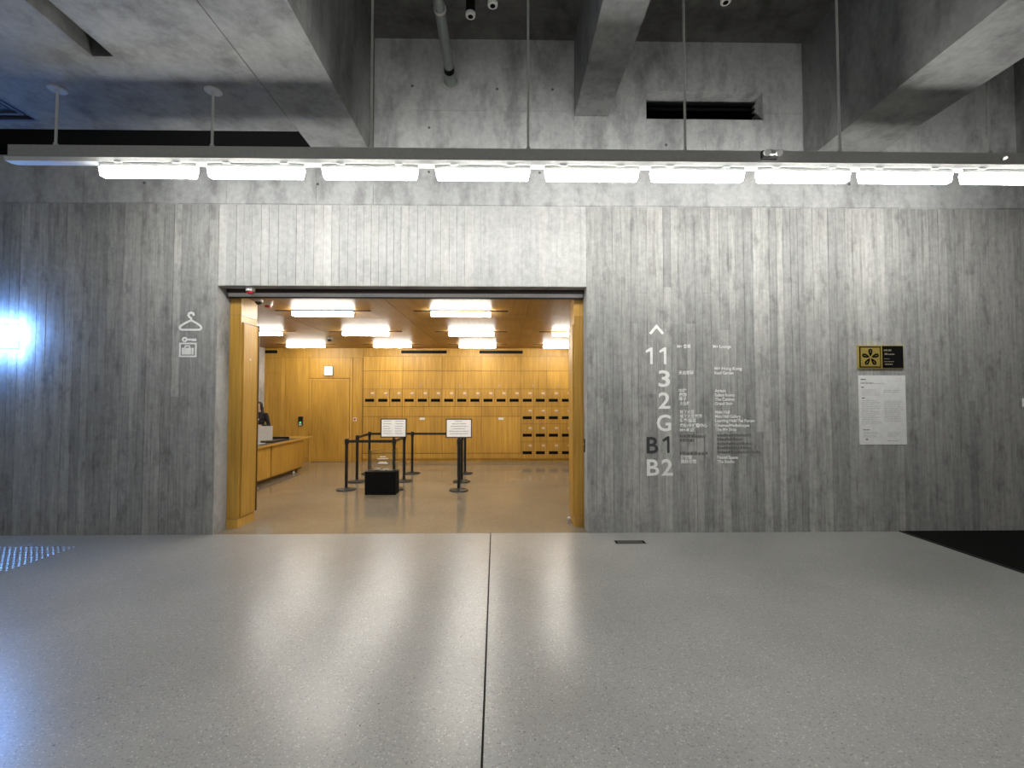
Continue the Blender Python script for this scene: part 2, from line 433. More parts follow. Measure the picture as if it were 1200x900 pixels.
LY1, LZ, LXL, LXR = 6.62, 3.06, -7.6, 4.2           # locker room
struct(B('floor', LXL, LXR, 0, LY1, -.12, 0, 'floor_in'), 'warm reflective floor of the locker room')
lc = struct(B('ceiling', LXL, LXR, T, LY1, LZ+.004, LZ+.2, 'oak_dark'), 'oak-veneered ceiling of the locker room')
yy = T
ys = [T, 1.9, 4.05, LY1]
xs = [LXL, -5.65, -3.65, -1.65, .35, 2.35, LXR]
for x0, x1 in zip(xs[:-1], xs[1:]):
    for y0, y1 in zip(ys[:-1], ys[1:]):
        slab('panel', x0+.003, x1-.003, y0+.003, y1-.003, LZ, LZ+.004, 'oak_h', lc)
struct(B('wall_left', LXL-.2, LXL, T, LY1, 0, LZ+.2, 'oak')); struct(B('wall_right', LXR, LXR+.2, T, LY1, 0, LZ+.2, 'oak'))
wr = struct(B('wall_rear', LXL, LXR, LY1, LY1+.25, 0, LZ+.2, 'oak_dark'), 'oak-panelled rear wall of the locker room')
P0 = LY1-.018
def pan(x0, x1, z0, z1, d=.018, name='panel', mat='oak'): return slab(name, x0+.003, x1-.003, LY1-d, LY1, z0+.003, z1-.003, mat, wr)
pan(-7.5, -6.01, 2.80, LZ); pan(-6.01, -3.81, 2.80, LZ); pan(-7.5, -6.01, 2.39, 2.80); pan(-7.5, -6.01, .10, 2.39)
pan(-6.01, -5.90, 0, 2.80, .035, 'pilaster', 'oak_edge')
pan(-5.90, -5.26, .10, 2.80); pan(-5.26, -4.17, 2.25, 2.80); pan(-4.17, -4.10, 0, 2.80, .03, 'pilaster', 'oak_edge'); pan(-4.10, -3.83, .10, 2.80)
pan(-7.5, -5.26, 0, .10, .012, 'skirting'); pan(-4.10, -3.83, 0, .10, .012, 'skirting')
dr = thing('door_1', (-4.715, LY1, 0), None, None); struct(dr, 'flush oak door under the lit sign, beside the lockers')
MB().box(-5.245, -5.185, LY1-.05, LY1, 0, 2.235).box(-4.235, -4.175, LY1-.05, LY1, 0, 2.235).box(-5.185, -4.235, LY1-.05, LY1, 2.185, 2.235).build('door_frame', 'oak_edge', dr)
B('door_leaf', -5.180, -4.240, LY1-.03, LY1-.002, .01, 2.18, 'oak', dr)
B('threshold', -5.185, -4.235, LY1-.028, LY1, 0, .008, 'oak_dark', dr)
pier = struct(B('wall_pier', -7.1, -6.46, 5.75, 6.6, 0, LZ, 'conc_pale'), 'pale concrete pier behind the reception desk')

def lining(name, fp, label):
    t = thing(name, (sum(p[0] for p in fp)/4, sum(p[1] for p in fp)/4, 0), label, 'door lining')
    MB().prism(fp, .12, 2.80).build('casing', 'oak', t)
    MB().prism(fp, 0, .115).build('plinth', 'oak_edge', t)
    MB().prism(fp, 2.805, OZ-.075).build('head_band', 'oak_edge', t)
    return t
fpL = [(-3.90, .265), (-3.50, .265), (-3.50, .66), (-3.90, .66)]
tl = lining('oak_door_lining', fpL, 'tall oak pocket-door casing beside the reception desk')
def on_face(p, q, s, off):                      # point at fraction s from p to q, pushed out by off
    d = Vector((q[0]-p[0], q[1]-p[1])).normalized(); n = Vector((d.y, -d.x))
    v = Vector(p).lerp(Vector(q), s) + n*off; return (v.x, v.y)
def face_leaf(t, p, q, s0, s1, z0, z1, mat, name, o0, o1):
    a, b = on_face(p, q, s0, o0), on_face(p, q, s1, o0); c, d = on_face(p, q, s1, o1), on_face(p, q, s0, o1)
    return MB().prism([a, b, c, d][::-1] if ((b[0]-a[0])*(c[1]-b[1])-(b[1]-a[1])*(c[0]-b[0])) < 0 else [a, b, c, d], z0, z1).build(name, mat, t)
face_leaf(tl, fpL[1], fpL[2], .10, 1.0, .14, 2.70, 'oak', 'door_leaf', .001, .022)
face_leaf(tl, fpL[1], fpL[2], .98, 1.02, .14, 2.72, 'oak_dark', 'leaf_edge', .001, .034)
face_leaf(tl, fpL[1], fpL[2], .08, 1.02, 2.70, 2.72, 'oak_dark', 'shadow_gap', .001, .012)
face_leaf(tl, fpL[1], fpL[2], .44, .50, 2.22, 2.24, 'steel', 'latch', .022, .028)
fpR = [(.93, .265), (1.30, .265), (1.30, .66), (.93, .66)]
tr = lining('oak_door_lining', fpR, 'slim oak pocket-door casing at the right of the opening')
face_leaf(tr, fpR[3], fpR[0], .0, .92, .14, 2.70, 'oak', 'door_leaf', .001, .02)
for z in (1.28, 1.18): face_leaf(tr, fpR[3], fpR[0], .60, .66, z, z+.07, 'steel', 'hinge', .02, .027)
st = thing('door_stop', (.885, .50, 0), 'small steel door stop at the foot of the slim oak casing', 'door stop')
MB().lathe([(.03, 0), (.03, .008), (.012, .012), (.012, .04)], (.885, .50, 0), 14).build('stem', 'steel', st, True)
MB().lathe([(.012, .04), (.024, .045), (.024, .065), (.012, .072)], (.885, .50, 0), 14).build('bumper', 'white', st, True)
ks = thing('key_switch', (OX1, .17, 1.10), 'narrow black key switch on the right concrete jamb', 'switch')
B('plate', OX1-.010, OX1, .14, .20, 1.0, 1.17, 'black', ks)
MB().tube([(OX1-.016, .17, 1.10), (OX1-.010, .17, 1.10)], .014, 12).build('key_barrel', 'steel', ks)

# ------------------------------------------------------------------ light line over the wall
YT = -1.30
LAMPX = [-4.022, -2.962, -1.827, -.70, .40, 1.474, 2.556, 3.61, 4.673]
WORDS = ['first', 'second', 'third', 'fourth', 'fifth', 'sixth', 'seventh', 'eighth', 'last']
def trunking(y, x0, x1, label, dz=0):
    t = thing('lighting_trunking', ((x0+x1)/2, y, 4.04+dz), label, 'trunking')
    MB().box(x0, x1, y-.035, y+.035, 4.085+dz, 4.205+dz).build('channel', 'grey_metal', t)
    fl = MB(); prof = [(y-.036, 4.085+dz), (y-.046, 4.080+dz), (y-.030, 4.045+dz), (y+.030, 4.045+dz), (y+.095, 4.062+dz), (y+.093, 4.085+dz)]  # rear wing added to shade the upper wall; front lip sloped to catch lamplight
    fl.v = [(x0-.03, a, b) for a, b in prof] + [(x1, a, b) for a, b in prof]; k = len(prof)
    fl.f = [tuple(range(k)), tuple(reversed(range(k, 2*k)))] + [(i, i+k, (i+1) % k+k, (i+1) % k) for i in range(k)]
    fl.build('flange', 'white_metal', t)
    MB().box(x0-.002, x0, y-.035, y+.035, 4.085+dz, 4.205+dz).build('end_cap', 'galv', t)
    return t
trk = trunking(YT, -4.90, 6.6, 'long grey trunking with white flange carrying the bright wall lamps')
def lamp(x, y, mat, label, group, dz=0, L=.955):
    t = thing('batten_lamp', (x+L/2, y, 3.90+dz), label, 'lamp', group)
    MB().prismY([(x, 4.035+dz), (x, 3.99+dz), (x+L, 3.99+dz), (x+L, 4.035+dz)], y-.022, y+.022).build('housing', 'white_metal', t)
    MB().prismY([(x+.004, 3.99+dz), (x+.022, 3.905+dz), (x+L-.022, 3.905+dz), (x+L-.004, 3.99+dz)], y-.03, y+.03).build('diffuser', mat, t)
    for s in (.2, .8): MB().box(x+L*s-.035, x+L*s+.035, y-.036, y+.036, 4.035+dz, 4.045+dz).build('clip', 'white', t)
    return t
for i, x in enumerate(LAMPX):
    lamp(x, YT, 'tube', '%s lit batten lamp from the left under the long trunking' % WORDS[i], 'battens under the wall trunking')
RODX = [-4.47, -2.93, -1.345, .236, 1.834, 3.423, 4.985]
for i, x in enumerate(RODX):
    top = SZ if x < -1.69 else (SZ if 3.905 < x < 4.7 else CZ)
    lab = ['short suspension rod with ceiling plate nearest the left end of the trunking', 'short suspension rod with ceiling plate beside the wide beam',
           'tall suspension rod running down along the side of the wide beam', 'tall suspension rod right of the grey drain pipe',
           'tall suspension rod passing in front of the black duct opening', 'tall suspension rod in front of the deep right beam',
           'suspension rod nearest the right edge of the picture'][i]
    t = thing('suspension_rod', (x, YT, 4.205), lab, 'rod', 'rods holding the trunking')
    MB().tube([(x, YT, 4.205), (x, YT, top)], .0125, 10).build('rod', 'rod', t, True)
    MB().lathe([(.075, -.012), (.08, -.006), (.08, 0)], (x, YT, top), 20).build('ceiling_plate', 'grey_metal', t, True)
    MB().lathe([(.02, 0), (.02, .03), (.014, .04)], (x, YT, 4.205), 10).build('nut', 'rod', t, True)
# second parallel line over the photographer's back
YB = -8.6
trunking(YB, -5.6, 6.6, 'parallel lighting trunking across the hall behind the viewpoint', .3)
for i, x in enumerate(LAMPX): lamp(x, YB, 'tube2', '%s batten lamp from the left on the trunking behind the viewpoint' % WORDS[i], 'battens behind the viewpoint', .3)
# twin emergency spot and sensor on the trunking
tw = thing('emergency_twin_spot', (2.665, YT-.036, 4.115), 'black twin-head emergency spot clipped to the trunking', 'spotlight')
B('bracket', 2.585, 2.745, YT-.07, YT-.036, 4.115, 4.19, 'black', tw)
MB().box(2.635, 2.695, YT-.11, YT-.07, 4.135, 4.18).build('battery', 'grey_metal', tw)
for s in (-1, 1):
    MB().tube([(2.665+s*.055, YT-.07, 4.165), (2.665+s*.06, YT-.13, 4.135)], [.018, .034], 12).build('head', 'white', tw, True)
sn = thing('presence_sensor', (5.07, YT-.05, 4.13), 'tiny white presence sensor on the trunking near the right edge', 'sensor')
MB().tube([(5.07, YT-.036, 4.14), (5.07, YT-.065, 4.14)], .022, 14).build('base', 'grey_metal', sn, True)
MB().tube([(5.07, YT-.065, 4.14), (5.07, YT-.085, 4.14)], [.018, .010], 14).build('lens', 'white', sn, True)

# ------------------------------------------------------------------ pipe and ceiling spots in the coffer
pp = thing('drain_pipe', (-.70, -2, 5.80), 'grey metal pipe running under the ceiling into the wall', 'pipe')
MB().tube([(-.655, -4.5, 5.80), (-.695, -.30, 5.80)], .058, 18).build('pipe', 'galv', pp, True)
MB().tube([(-.697, -.30, 5.80), (-.698, -.22, 5.80)], .063, 18).build('rubber_coupling', 'blackm', pp, True)
MB().tube([(-.698, -.22, 5.80), (-.70, -.10, 5.80)], .070, 18).build('collar', 'galv', pp, True)
MB().tube([(-.70, -.04, 5.80), (-.70, -.014, 5.80)], .115, 22).build('wall_flange', 'grey_metal', pp, True)
MB().tube([(-.70, -.10, 5.80), (-.70, -.04, 5.80)], [.066, .09], 18).build('sleeve', 'galv', pp, True)
MB().tube([(-.685, -1.155, 5.80), (-.685, -1.125, 5.80)], .066, 18).tube([(-.685, -1.14, 5.86), (-.685, -1.14, CZ)], .008, 8).build('clamp', 'rod', pp, True)
for x, y, lab in ((-.375, -.98, 'round ceiling spot nearest the grey pipe'), (-.13, -1.12, 'round ceiling spot left of the second tall rod'), (2.32, -1.20, 'round ceiling spot between the narrow and deep beams')):
    t = thing('ceiling_spot', (x, y, 5.85), lab, 'spotlight', 'ceiling spots')
    MB().lathe([(.045, .03), (.05, .06), (.05, .2), (.03, .22)], (x, y, 5.87), 16).build('body', 'blackm', t, True)
    MB().lathe([(.012, .21), (.012, CZ-5.87)], (x, y, 5.87), 8).build('stem', 'blackm', t, True)
    MB().lathe([(.030, .0), (.052, .004), (.054, .035), (.04, .04)], (x, y, 5.86), 18).build('rim', 'white', t, True)
    MB().lathe([(.028, -.003), (.026, .002)], (x, y, 5.86), 14).build('lens', 'blackm', t, True)

# ------------------------------------------------------------------ locker room ceiling lamps
rows = [(1.25, 'front'), (3.45, 'middle'), (5.65, 'rear')]
cols = [(-4.96, 'above the reception desk'), (-2.81, 'left of centre'), (-.68, 'right of centre'), (1.43, 'nearest the right casing')]
for y, rn in rows:
    for x, cn in cols:
        if y < 2 and (x < -4 or x > 1): continue
        t = thing('ceiling_batten', (x, y, LZ), '%s-row batten lamp on the oak ceiling, %s' % (rn, cn), 'lamp', 'locker room ceiling lamps')
        MB().box(x-.465, x+.465, y-.06, y+.06, LZ-.025, LZ).build('housing', 'white_metal', t)
        MB().prism([(x-.455, y-.05), (x+.455, y-.05), (x+.455, y+.05), (x-.455, y+.05)], LZ-.085, LZ-.025).build('diffuser', 'lobbytube', t)
        for s in (-1, 1): B('slot', x+s*.60-.13, x+s*.60+.13, y-.02, y+.02, LZ-.012, LZ, 'black', t)
for x0, x1, lab in ((-2.80, -1.57, 'black slot air grille above the lockers, left one'), (-.69, .49, 'black slot air grille above the lockers, right one'), (-6.45, -6.12, 'short black slot air grille beside the concrete pier')):
    t = thing('slot_grille', ((x0+x1)/2, LY1-.02, 2.91), lab, 'air grille', 'slot air grilles')
    B('slot', x0, x1, LY1-.024, LY1-.019, 2.915, 3.0, 'void', t)
    MB().box(x0-.015, x1+.015, LY1-.03, LY1-.018, 3.0, 3.012).box(x0-.015, x1+.015, LY1-.03, LY1-.018, 2.903, 2.915).box(x0-.015, x0, LY1-.03, LY1-.018, 2.915, 3.0).box(x1, x1+.015, LY1-.03, LY1-.018, 2.915, 3.0).build('frame', 'oak_edge', t)
    B('blade', x0, x1, LY1-.028, LY1-.024, 2.953, 2.962, 'black', t)

# ------------------------------------------------------------------ lockers
SW = .3533; LX0 = -3.81
def small_door(parent, x0, z1, h=.47):
    y0 = LY1-.045
    d = slab('door', x0+.004, x0+SW-.004, y0, LY1-.022, z1-h+.004, z1-.004, 'oak', parent)
    zz = z1-.115
    slab('lock_plate', x0+.215, x0+.30, y0-.010, y0, zz-.025, zz+.030, 'lockplate', parent)
    k = KEY.copy(); COL.objects.link(k); k.parent = parent; k.location = Vector((x0+.29, y0-.01, zz-.03)) - WORLD[parent.name]
    slab('number_slot', x0+.055, x0+.30, y0-.004, y0, z1-.345, z1-.265, 'void', parent)
kme = MB().tube([(0, 0, 0), (0, -.035, 0)], .012, 10).box(-.014, .014, -.042, -.035, -.03, .02)
KM = bpy.data.meshes.new('key'); KM.from_pydata(kme.v, [], kme.f); KM.materials.append(M['grey_metal'])
KEY = bpy.data.objects.new('key', KM)
names = ['locker cabinet nearest the oak door', 'second locker cabinet from the oak door', 'middle locker cabinet behind the right notice stand', 'locker cabinet just left of the four-row block']
LZT = 1.955
for mI in range(4):
    x0 = LX0 + 3*SW*mI; x1 = x0 + 3*SW
    t = thing('locker_cabinet', ((x0+x1)/2, LY1, 0), names[mI], 'locker', 'oak locker cabinets')
    B('body', x0, x1, LY1-.022, LY1, .08, 2.835, 'oak_dark', t)
    B('plinth', x0, x1, LY1-.012, LY1, 0, .078, 'oak', t)
    for z0, z1 in ((2.445, 2.835), (1.957, 2.440)):
        slab('panel', x0+.004, x1-.004, LY1-.045, LY1-.022, z0+.003, z1-.003, 'oak', t)
    k = KEY.copy(); COL.objects.link(k); k.parent = t; k.location = Vector((x0+.49, LY1-.045, 2.05)) - WORLD[t.name]
    for i in range(3): small_door(t, x0+i*SW, LZT)
    slab('drawer', x0+.004, x1-.004, LY1-.045, LY1-.022, 1.222, 1.478, 'oak', t)
    slab('cupboard_door', x0+.004, x1-.004, LY1-.045, LY1-.022, .235, 1.210, 'oak', t)
    slab('base_rail', x0+.002, x1-.002, LY1-.045, LY1-.022, .085, .220, 'oak', t)
    if mI in (1, 3):
        slab('tag', x0+.46, x0+.60, LY1-.050, LY1-.045, 1.125, 1.185, 'white', t)
x0 = LX0 + 12*SW; x1 = x0 + 5*SW
t = thing('locker_cabinet', ((x0+x1)/2, LY1, 0), 'four-row block of small oak lockers at the right', 'locker', 'oak locker cabinets')
B('body', x0, x1, LY1-.022, LY1, .08, 2.835, 'oak_dark', t); B('plinth', x0, x1, LY1-.012, LY1, 0, .07, 'oak', t)
for a, b in ((x0, x0+2*SW), (x0+2*SW, x0+4*SW), (x0+4*SW, x1)):
    for z0, z1 in ((2.445, 2.835), (1.957, 2.440)):
        slab('panel', a+.004, b-.004, LY1-.045, LY1-.022, z0+.003, z1-.003, 'oak', t)
    k = KEY.copy(); COL.objects.link(k); k.parent = t; k.location = Vector((a+.33, LY1-.045, 2.05)) - WORLD[t.name]
for r_ in range(4):
    for i in range(5): small_door(t, x0+i*SW, LZT-r_*.47)
for a, b, c, d in ((x1, LXR, 0, LZ),): pan(a, b, c, d)
pan(LX0, LXR, 2.84, LZ)

# ------------------------------------------------------------------ fittings on the rear wall
ex = thing('exit_sign', (-4.74, LY1-.02, 2.31), 'small lit white sign above the oak door', 'sign')
B('frame', -4.86, -4.62, LY1-.06, LY1-.018, 2.31, 2.57, 'galv', ex); B('lit_panel', -4.84, -4.64, LY1-.066, LY1-.06, 2.33, 2.55, 'exit', ex)
cr = thing('card_reader', (-5.47, LY1-.02, .96), 'black card reader with green light left of the oak door', 'card reader')
B('body', -5.53, -5.415, LY1-.055, LY1-.018, .97, 1.215, 'black', cr)
B('screen', -5.50, -5.445, LY1-.058, LY1-.055, 1.035, 1.075, 'green', cr); B('keypad', -5.51, -5.435, LY1-.058, LY1-.055, .98, 1.02, 'white', cr)
bt = thing('exit_button', (-4.03, LY1-.02, 1.1), 'small round white exit button right of the oak door', 'button')
B('plate', -4.075, -3.985, LY1-.026, LY1-.018, 1.095, 1.185, 'white', bt)
MB().tube([(-4.03, LY1-.026, 1.14), (-4.03, LY1-.045, 1.14)], .028, 16).build('push', 'red', bt, True)
dets = ((-3.29, .09, OZ, 'white fire sounder with red base under the concrete lintel'), (-3.33, .62, LZ, 'white fire sounder with red base on the oak ceiling'))
for x, y, z, lab in dets:
    t = thing('fire_sounder', (x, y, z), lab, 'fire alarm', 'fire sounders')
    MB().lathe([(.044, -.055), (.055, -.048), (.058, -.012), (.058, 0)], (x, y, z), 20).build('housing', 'white', t, True)
    MB().lathe([(.02, -.085), (.04, -.078), (.044, -.055)], (x, y, z), 20).build('beacon', 'red', t, True)
cm = thing('dome_camera', (-3.40, .50, LZ), 'small white dome camera on the oak ceiling beside the casing', 'camera')
MB().lathe([(.055, -.03), (.06, 0)], (-3.40, .50, LZ), 18).build('base', 'white', cm, True)
MB().lathe([(.004, -.07), (.025, -.062), (.04, -.045), (.044, -.03)], (-3.40, .50, LZ), 18).build('dome', 'black', cm, True)
c2 = thing('dome_camera', (-3.90, 4.4, LZ), 'small dark dome camera hanging between the ceiling lamps', 'camera')
MB().lathe([(.05, -.05), (.06, -.04), (.06, 0)], (-3.90, 4.4, LZ), 16).build('base', 'grey_metal', c2, True)
MB().lathe([(.004, -.095), (.03, -.085), (.045, -.065), (.05, -.05)], (-3.90, 4.4, LZ), 16).build('dome', 'black', c2, True)

# ------------------------------------------------------------------ reception desk
DK = Vector((-4.77, 5.15)); du = Vector((0, -1)); dn = Vector((-du.y, du.x))  # along towards viewer, outward to the room
if dn.x < 0: dn = -dn
def dp(s, o): v = DK + du*s + dn*o; return (v.x, v.y)
def dquad(s0, s1, o0, o1):
    pts = [dp(s0, o0), dp(s1, o0), dp(s1, o1), dp(s0, o1)]
    ar = sum(pts[i][0]*pts[(i+1) % 4][1]-pts[(i+1) % 4][0]*pts[i][1] for i in range(4))
    return pts if ar > 0 else pts[::-1]
dk = thing('reception_desk', (*dp(1.6, -.35), 0), 'long low oak reception desk with dark top at the left', 'desk')
MB().prism(dquad(-.42, 3.3, -.72, .06), .735, .77).build('worktop', 'oak_edge', dk)
MB().prism(dquad(.16, 3.3, -.70, .015), .77, .776).build('desk_pad', 'desk', dk)
for s0, s1 in ((.0, 1.47), (1.53, 3.3)):
    MB().prism(dquad(s0, s1, -.03, .0), .10, .735).build('front_panel', 'oak', dk)
MB().prism(dquad(.02, 3.3, -.06, -.032), .06, .735).build('backing', 'oak_dark', dk)
MB().prism(dquad(.0, .03, -.70, -.062), .10, .735).build('end_panel', 'oak', dk)
MB().prism(dquad(.05, 3.3, -.66, -.10), 0, .06).build('kick_plinth', 'oak_dark', dk)
for s in (.35, 2.6):
    p = dp(s, -.06); MB().lathe([(.03, 0), (.03, .012), (.012, .02), (.012, .1)], (p[0], p[1], 0), 12).build('foot', 'white', dk, True)
mo = thing('desk_monitor', (*dp(1.55, -.22), .776), 'back of a white monitor standing on the reception desk', 'monitor')
def mquad(o, dd): return [dp(1.35, o), dp(1.35, o)]
a_, b_ = Vector(dp(1.40, -.03)), Vector(dp(1.58, -.47))
d_ = (b_-a_).normalized(); n_ = Vector((-d_.y, d_.x))
def mq(t0, t1, n0, n1):
    pts = [a_+d_*t0+n_*n0, a_+d_*t1+n_*n0, a_+d_*t1+n_*n1, a_+d_*t0+n_*n1]
    pts = [(p.x, p.y) for p in pts]
    ar = sum(pts[i][0]*pts[(i+1) % 4][1]-pts[(i+1) % 4][0]*pts[i][1] for i in range(4))
    return pts if ar > 0 else pts[::-1]
MB().prism(mq(.0, .50, -.02, .02), .84, 1.13).build('panel', 'white', mo)
MB().prism(mq(.012, .488, -.024, -.02), .85, 1.12).build('screen', 'black', mo)
MB().prism(mq(.22, .28, -.012, .012), .785, .84).build('stem', 'white', mo)
MB().prism(mq(.13, .37, -.08, .08), .776, .785).build('foot', 'white', mo)
lp = thing('black_tray', (*dp(.85, -.3), .776), 'black equipment tray on the far half of the desk', 'tray')
MB().prism(dquad(.55, 1.28, -.50, -.08), .776, .80).build('base', 'black', lp)
MB().prism(dquad(.55, 1.28, -.50, -.48), .80, .87).prism(dquad(.55, .57, -.48, -.08), .80, .84).build('rim', 'black', lp)
yc = tag(MB().prism(dquad(1.0, 1.16, -.46, -.30), .80, .90).build('card_holder', 'yellow'), 'yellow card holder standing in the black tray', 'card holder')
pdx = tag(MB().prism(dquad(1.95, 2.35, -.30, -.02), .776, .79).build('paper_pad', 'grey_metal'), 'grey pad lying on the near part of the desk', 'pad')

# ------------------------------------------------------------------ person behind the desk
def person(px, py):
    t = thing('person', (px, py, 0), 'person with long black hair in a black uniform standing behind the desk', 'person')
    mb = MB()
    def cap(a, b, ra, rb, seg=12):
        mb.tube([a, b], [ra, rb], seg); mb.sphere(a, ra, ra, ra, 12, 8); mb.sphere(b, rb, rb, rb, 12, 8)
    X = lambda x, y, z: (px+x, py+y, z)
    # trunk
    for z, rx, ry, yo in ((.86, .165, .115, 0), (.95, .165, .115, 0), (1.05, .145, .10, 0), (1.15, .155, .105, -.005), (1.24, .165, .11, -.005), (1.31, .165, .095, 0), (1.345, .12, .075, .005)):
        mb.sphere(X(0, yo, z), rx, ry, .10, 16, 10)
    cap(X(0, .005, 1.33), X(0, -.01, 1.42), .055, .05)
    # head, jaw, nose, ears
    mb.sphere(X(0, -.01, 1.515), .073, .092, .105, 18, 12); mb.sphere(X(0, -.035, 1.455), .052, .058, .055, 14, 9)
    mb.sphere(X(0, -.108, 1.495), .012, .018, .020, 8, 6); mb.sphere(X(0, -.092, 1.455), .022, .010, .008, 8, 6)
    for s in (-1, 1):
        mb.sphere(X(s*.073, 0, 1.505), .012, .018, .028, 8, 6)
        sh, el, wr_ = X(s*.175, 0, 1.315), X(s*.235, .03, 1.05), X(s*.14, -.20, 1.06)
        cap(sh, el, .052, .040); cap(el, wr_, .040, .027)
        pm = (px+s*.11, py-.27, 1.065); cap(wr_, pm, .028, .034)
        for k in range(4):
            fx = px+s*(.137-.02*k); b0 = (fx, py-.285, 1.072); m0 = (fx-s*.006, py-.325, 1.070-.004*k); e0 = (fx-s*.010, py-.345+(.006 if k == 3 else 0), 1.045)
            cap(b0, m0, .0095, .009, 8); cap(m0, e0, .009, .008, 8)
        th0 = (px+s*.085, py-.25, 1.075); th1 = (px+s*.06, py-.29, 1.075); cap(th0, th1, .012, .010, 8)
        hip, kn, an = X(s*.085, 0, .86), X(s*.09, -.01, .48), X(s*.09, .02, .08)
        cap(hip, kn, .085, .058); cap(kn, an, .055, .038)
        cap(X(s*.09, .03, .045), X(s*.095, -.13, .035), .044, .036)
    me = bpy.data.meshes.new('body'); off = Vector((px, py, 0))
    me.from_pydata([tuple(Vector(v)-off) for v in mb.v], [], mb.f); me.update()
    tmp = bpy.data.objects.new('body_tmp', me); COL.objects.link(tmp)
    rm = tmp.modifiers.new('r', 'REMESH'); rm.mode = 'VOXEL'; rm.voxel_size = .009; rm.use_smooth_shade = True
    sm = tmp.modifiers.new('s', 'SMOOTH'); sm.iterations = 3; sm.factor = .4
    bpy.context.view_layer.update()
    fin = bpy.data.meshes.new_from_object(tmp.evaluated_get(bpy.context.evaluated_depsgraph_get())); bpy.data.objects.remove(tmp)
    fin.name = 'body'; fin.materials.clear()
    for k in ('skin', 'cloth', 'trousers', 'blackm'): fin.materials.append(M[k])
    for p in fin.polygons:
        c = p.center; p.use_smooth = True
        hand = c.y < -.185 and .98 < c.z < 1.16
        p.material_index = 0 if (c.z > 1.385 or hand) else (1 if c.z > .90 else (2 if c.z > .085 else 3))
    o = bpy.data.objects.new('body', fin); COL.objects.link(o); o.parent = t; WORLD[o.name] = off
    # hair: shell over skull and long strands behind the shoulders
    hb = MB(); hb.sphere(X(0, .012, 1.535), .086, .100, .100, 18, 12)
    for s in (-1, 1):
        hb.tube([X(s*.070, -.03, 1.56), X(s*.088, -.02, 1.48), X(s*.090, -.01, 1.40), X(s*.085, -.05, 1.30), X(s*.08, -.10, 1.22)], [.022, .03, .032, .03, .014], 10)
    hb.tube([X(0, .06, 1.55), X(0, .085, 1.45), X(0, .09, 1.33), X(0, .10, 1.22)], [.06, .07, .07, .04], 12)
    # open the face side
    hb.v = [(v[0], max(v[1], py-.055) if v[2] < 1.585 and abs(v[0]-px) < .06 else v[1], v[2]) for v in hb.v]
    hb.build('hair', 'hair', t, True)
    for s in (-1, 1): MB().sphere(X(s*.03, -.094, 1.522), .010, .006, .006, 8, 6).build('eye', 'blackm', t, True)
    MB().box(px+.02, px+.075, py-.128, py-.122, 1.19, 1.225).build('badge', 'white', t)
    return t
person(-5.86, 5.2)

# ------------------------------------------------------------------ queue barrier
POSTS = {'A': (-2.95, 2.80), 'B': (-3.02, 3.64), 'C': (-3.06, 4.63), 'D': (-2.065, 2.79), 'E': (-2.07, 3.68), 'F': (-2.095, 4.64), 'G': (-.85, 2.70), 'H': (-.88, 3.60), 'I': (-.90, 4.62)}
PL = {'A': 'black barrier post at the front left corner of the queue', 'B': 'black barrier post behind the front left corner post', 'C': 'rear left black barrier post before the locker next to the door',
      'D': 'front black barrier post with a notice, beside the donation box', 'E': 'black barrier post just right of the left notice', 'F': 'rear black barrier post between the two notices',
      'G': 'front black barrier post carrying the right-hand notice', 'H': 'middle black barrier post hidden behind the right-hand notice post', 'I': 'rear right black barrier post behind the right-hand notice'}
stn = {}
for k, (x, y) in POSTS.items():
    if k == 'A':
        t = thing('barrier_post', (x, y, 0), PL[k], 'barrier post', 'queue barrier posts')
        MB().lathe([(.17, 0), (.178, .006), (.172, .018), (.06, .030), (.032, .05)], (x, y, 0), 28).build('base', 'black', t, True)
        MB().lathe([(.028, .04), (.028, .86)], (x, y, 0), 16).build('pole', 'black', t, True)
        MB().lathe([(.034, .845), (.038, .85), (.038, .93), (.033, .945), (.012, .95)], (x, y, 0), 16).build('belt_head', 'black', t, True)
    else:
        t = copy_tree(stn['A'], (x, y, 0)); t['label'] = PL[k]
    stn[k] = t; WORLD[t.name] = Vector((x, y, 0))
for a, b in (('A', 'D'), ('D', 'E'), ('B', 'C'), ('C', 'F'), ('F', 'I'), ('G', 'H'), ('H', 'I'), ('B', 'E')):
    if (a, b) == ('B', 'E'): continue
    pa, pb = Vector(POSTS[a]), Vector(POSTS[b]); d = (pb-pa).normalized(); n = Vector((-d.y, d.x))*.003
    p0, p1 = pa+d*.036, pb-d*.036
    MB().prism([tuple(p0-n), tuple(p1-n), tuple(p1+n), tuple(p0+n)], .875, .925).build('belt', 'black', stn[a])
def notice(k, x):
    t = stn[k]; y = POSTS[k][1]
    f = MB().box(x-.24, x+.24, y-.055, y-.035, .975, 1.325).build('notice_frame', 'black', t)
    B('sheet', x-.222, x+.222, y-.0575, y-.055, .993, 1.307, 'vinyl', f)
    pr = MB()
    random.seed(ord(k))
    for r_ in range(6):
        z = 1.272-r_*.045
        if k == 'D':
            pr.box(x-.19, x-.19+random.uniform(.11, .16), y-.0585, y-.0575, z, z+.010); pr.box(x+.03, x+.03+random.uniform(.11, .16), y-.0585, y-.0575, z, z+.010)
        else:
            ln = random.uniform(.22, .36) if r_ else .14; pr.box(x-ln/2, x+ln/2, y-.0585, y-.0575, z, z+.011)
    tag(pr.build('printed_lines', 'print', f), kind='stuff')
    MB().box(x-.02, x+.02, y-.036, y-.012, .90, 1.10).build('bracket', 'black', t)
notice('D', -2.065); notice('G', -.845)
random.seed(11)
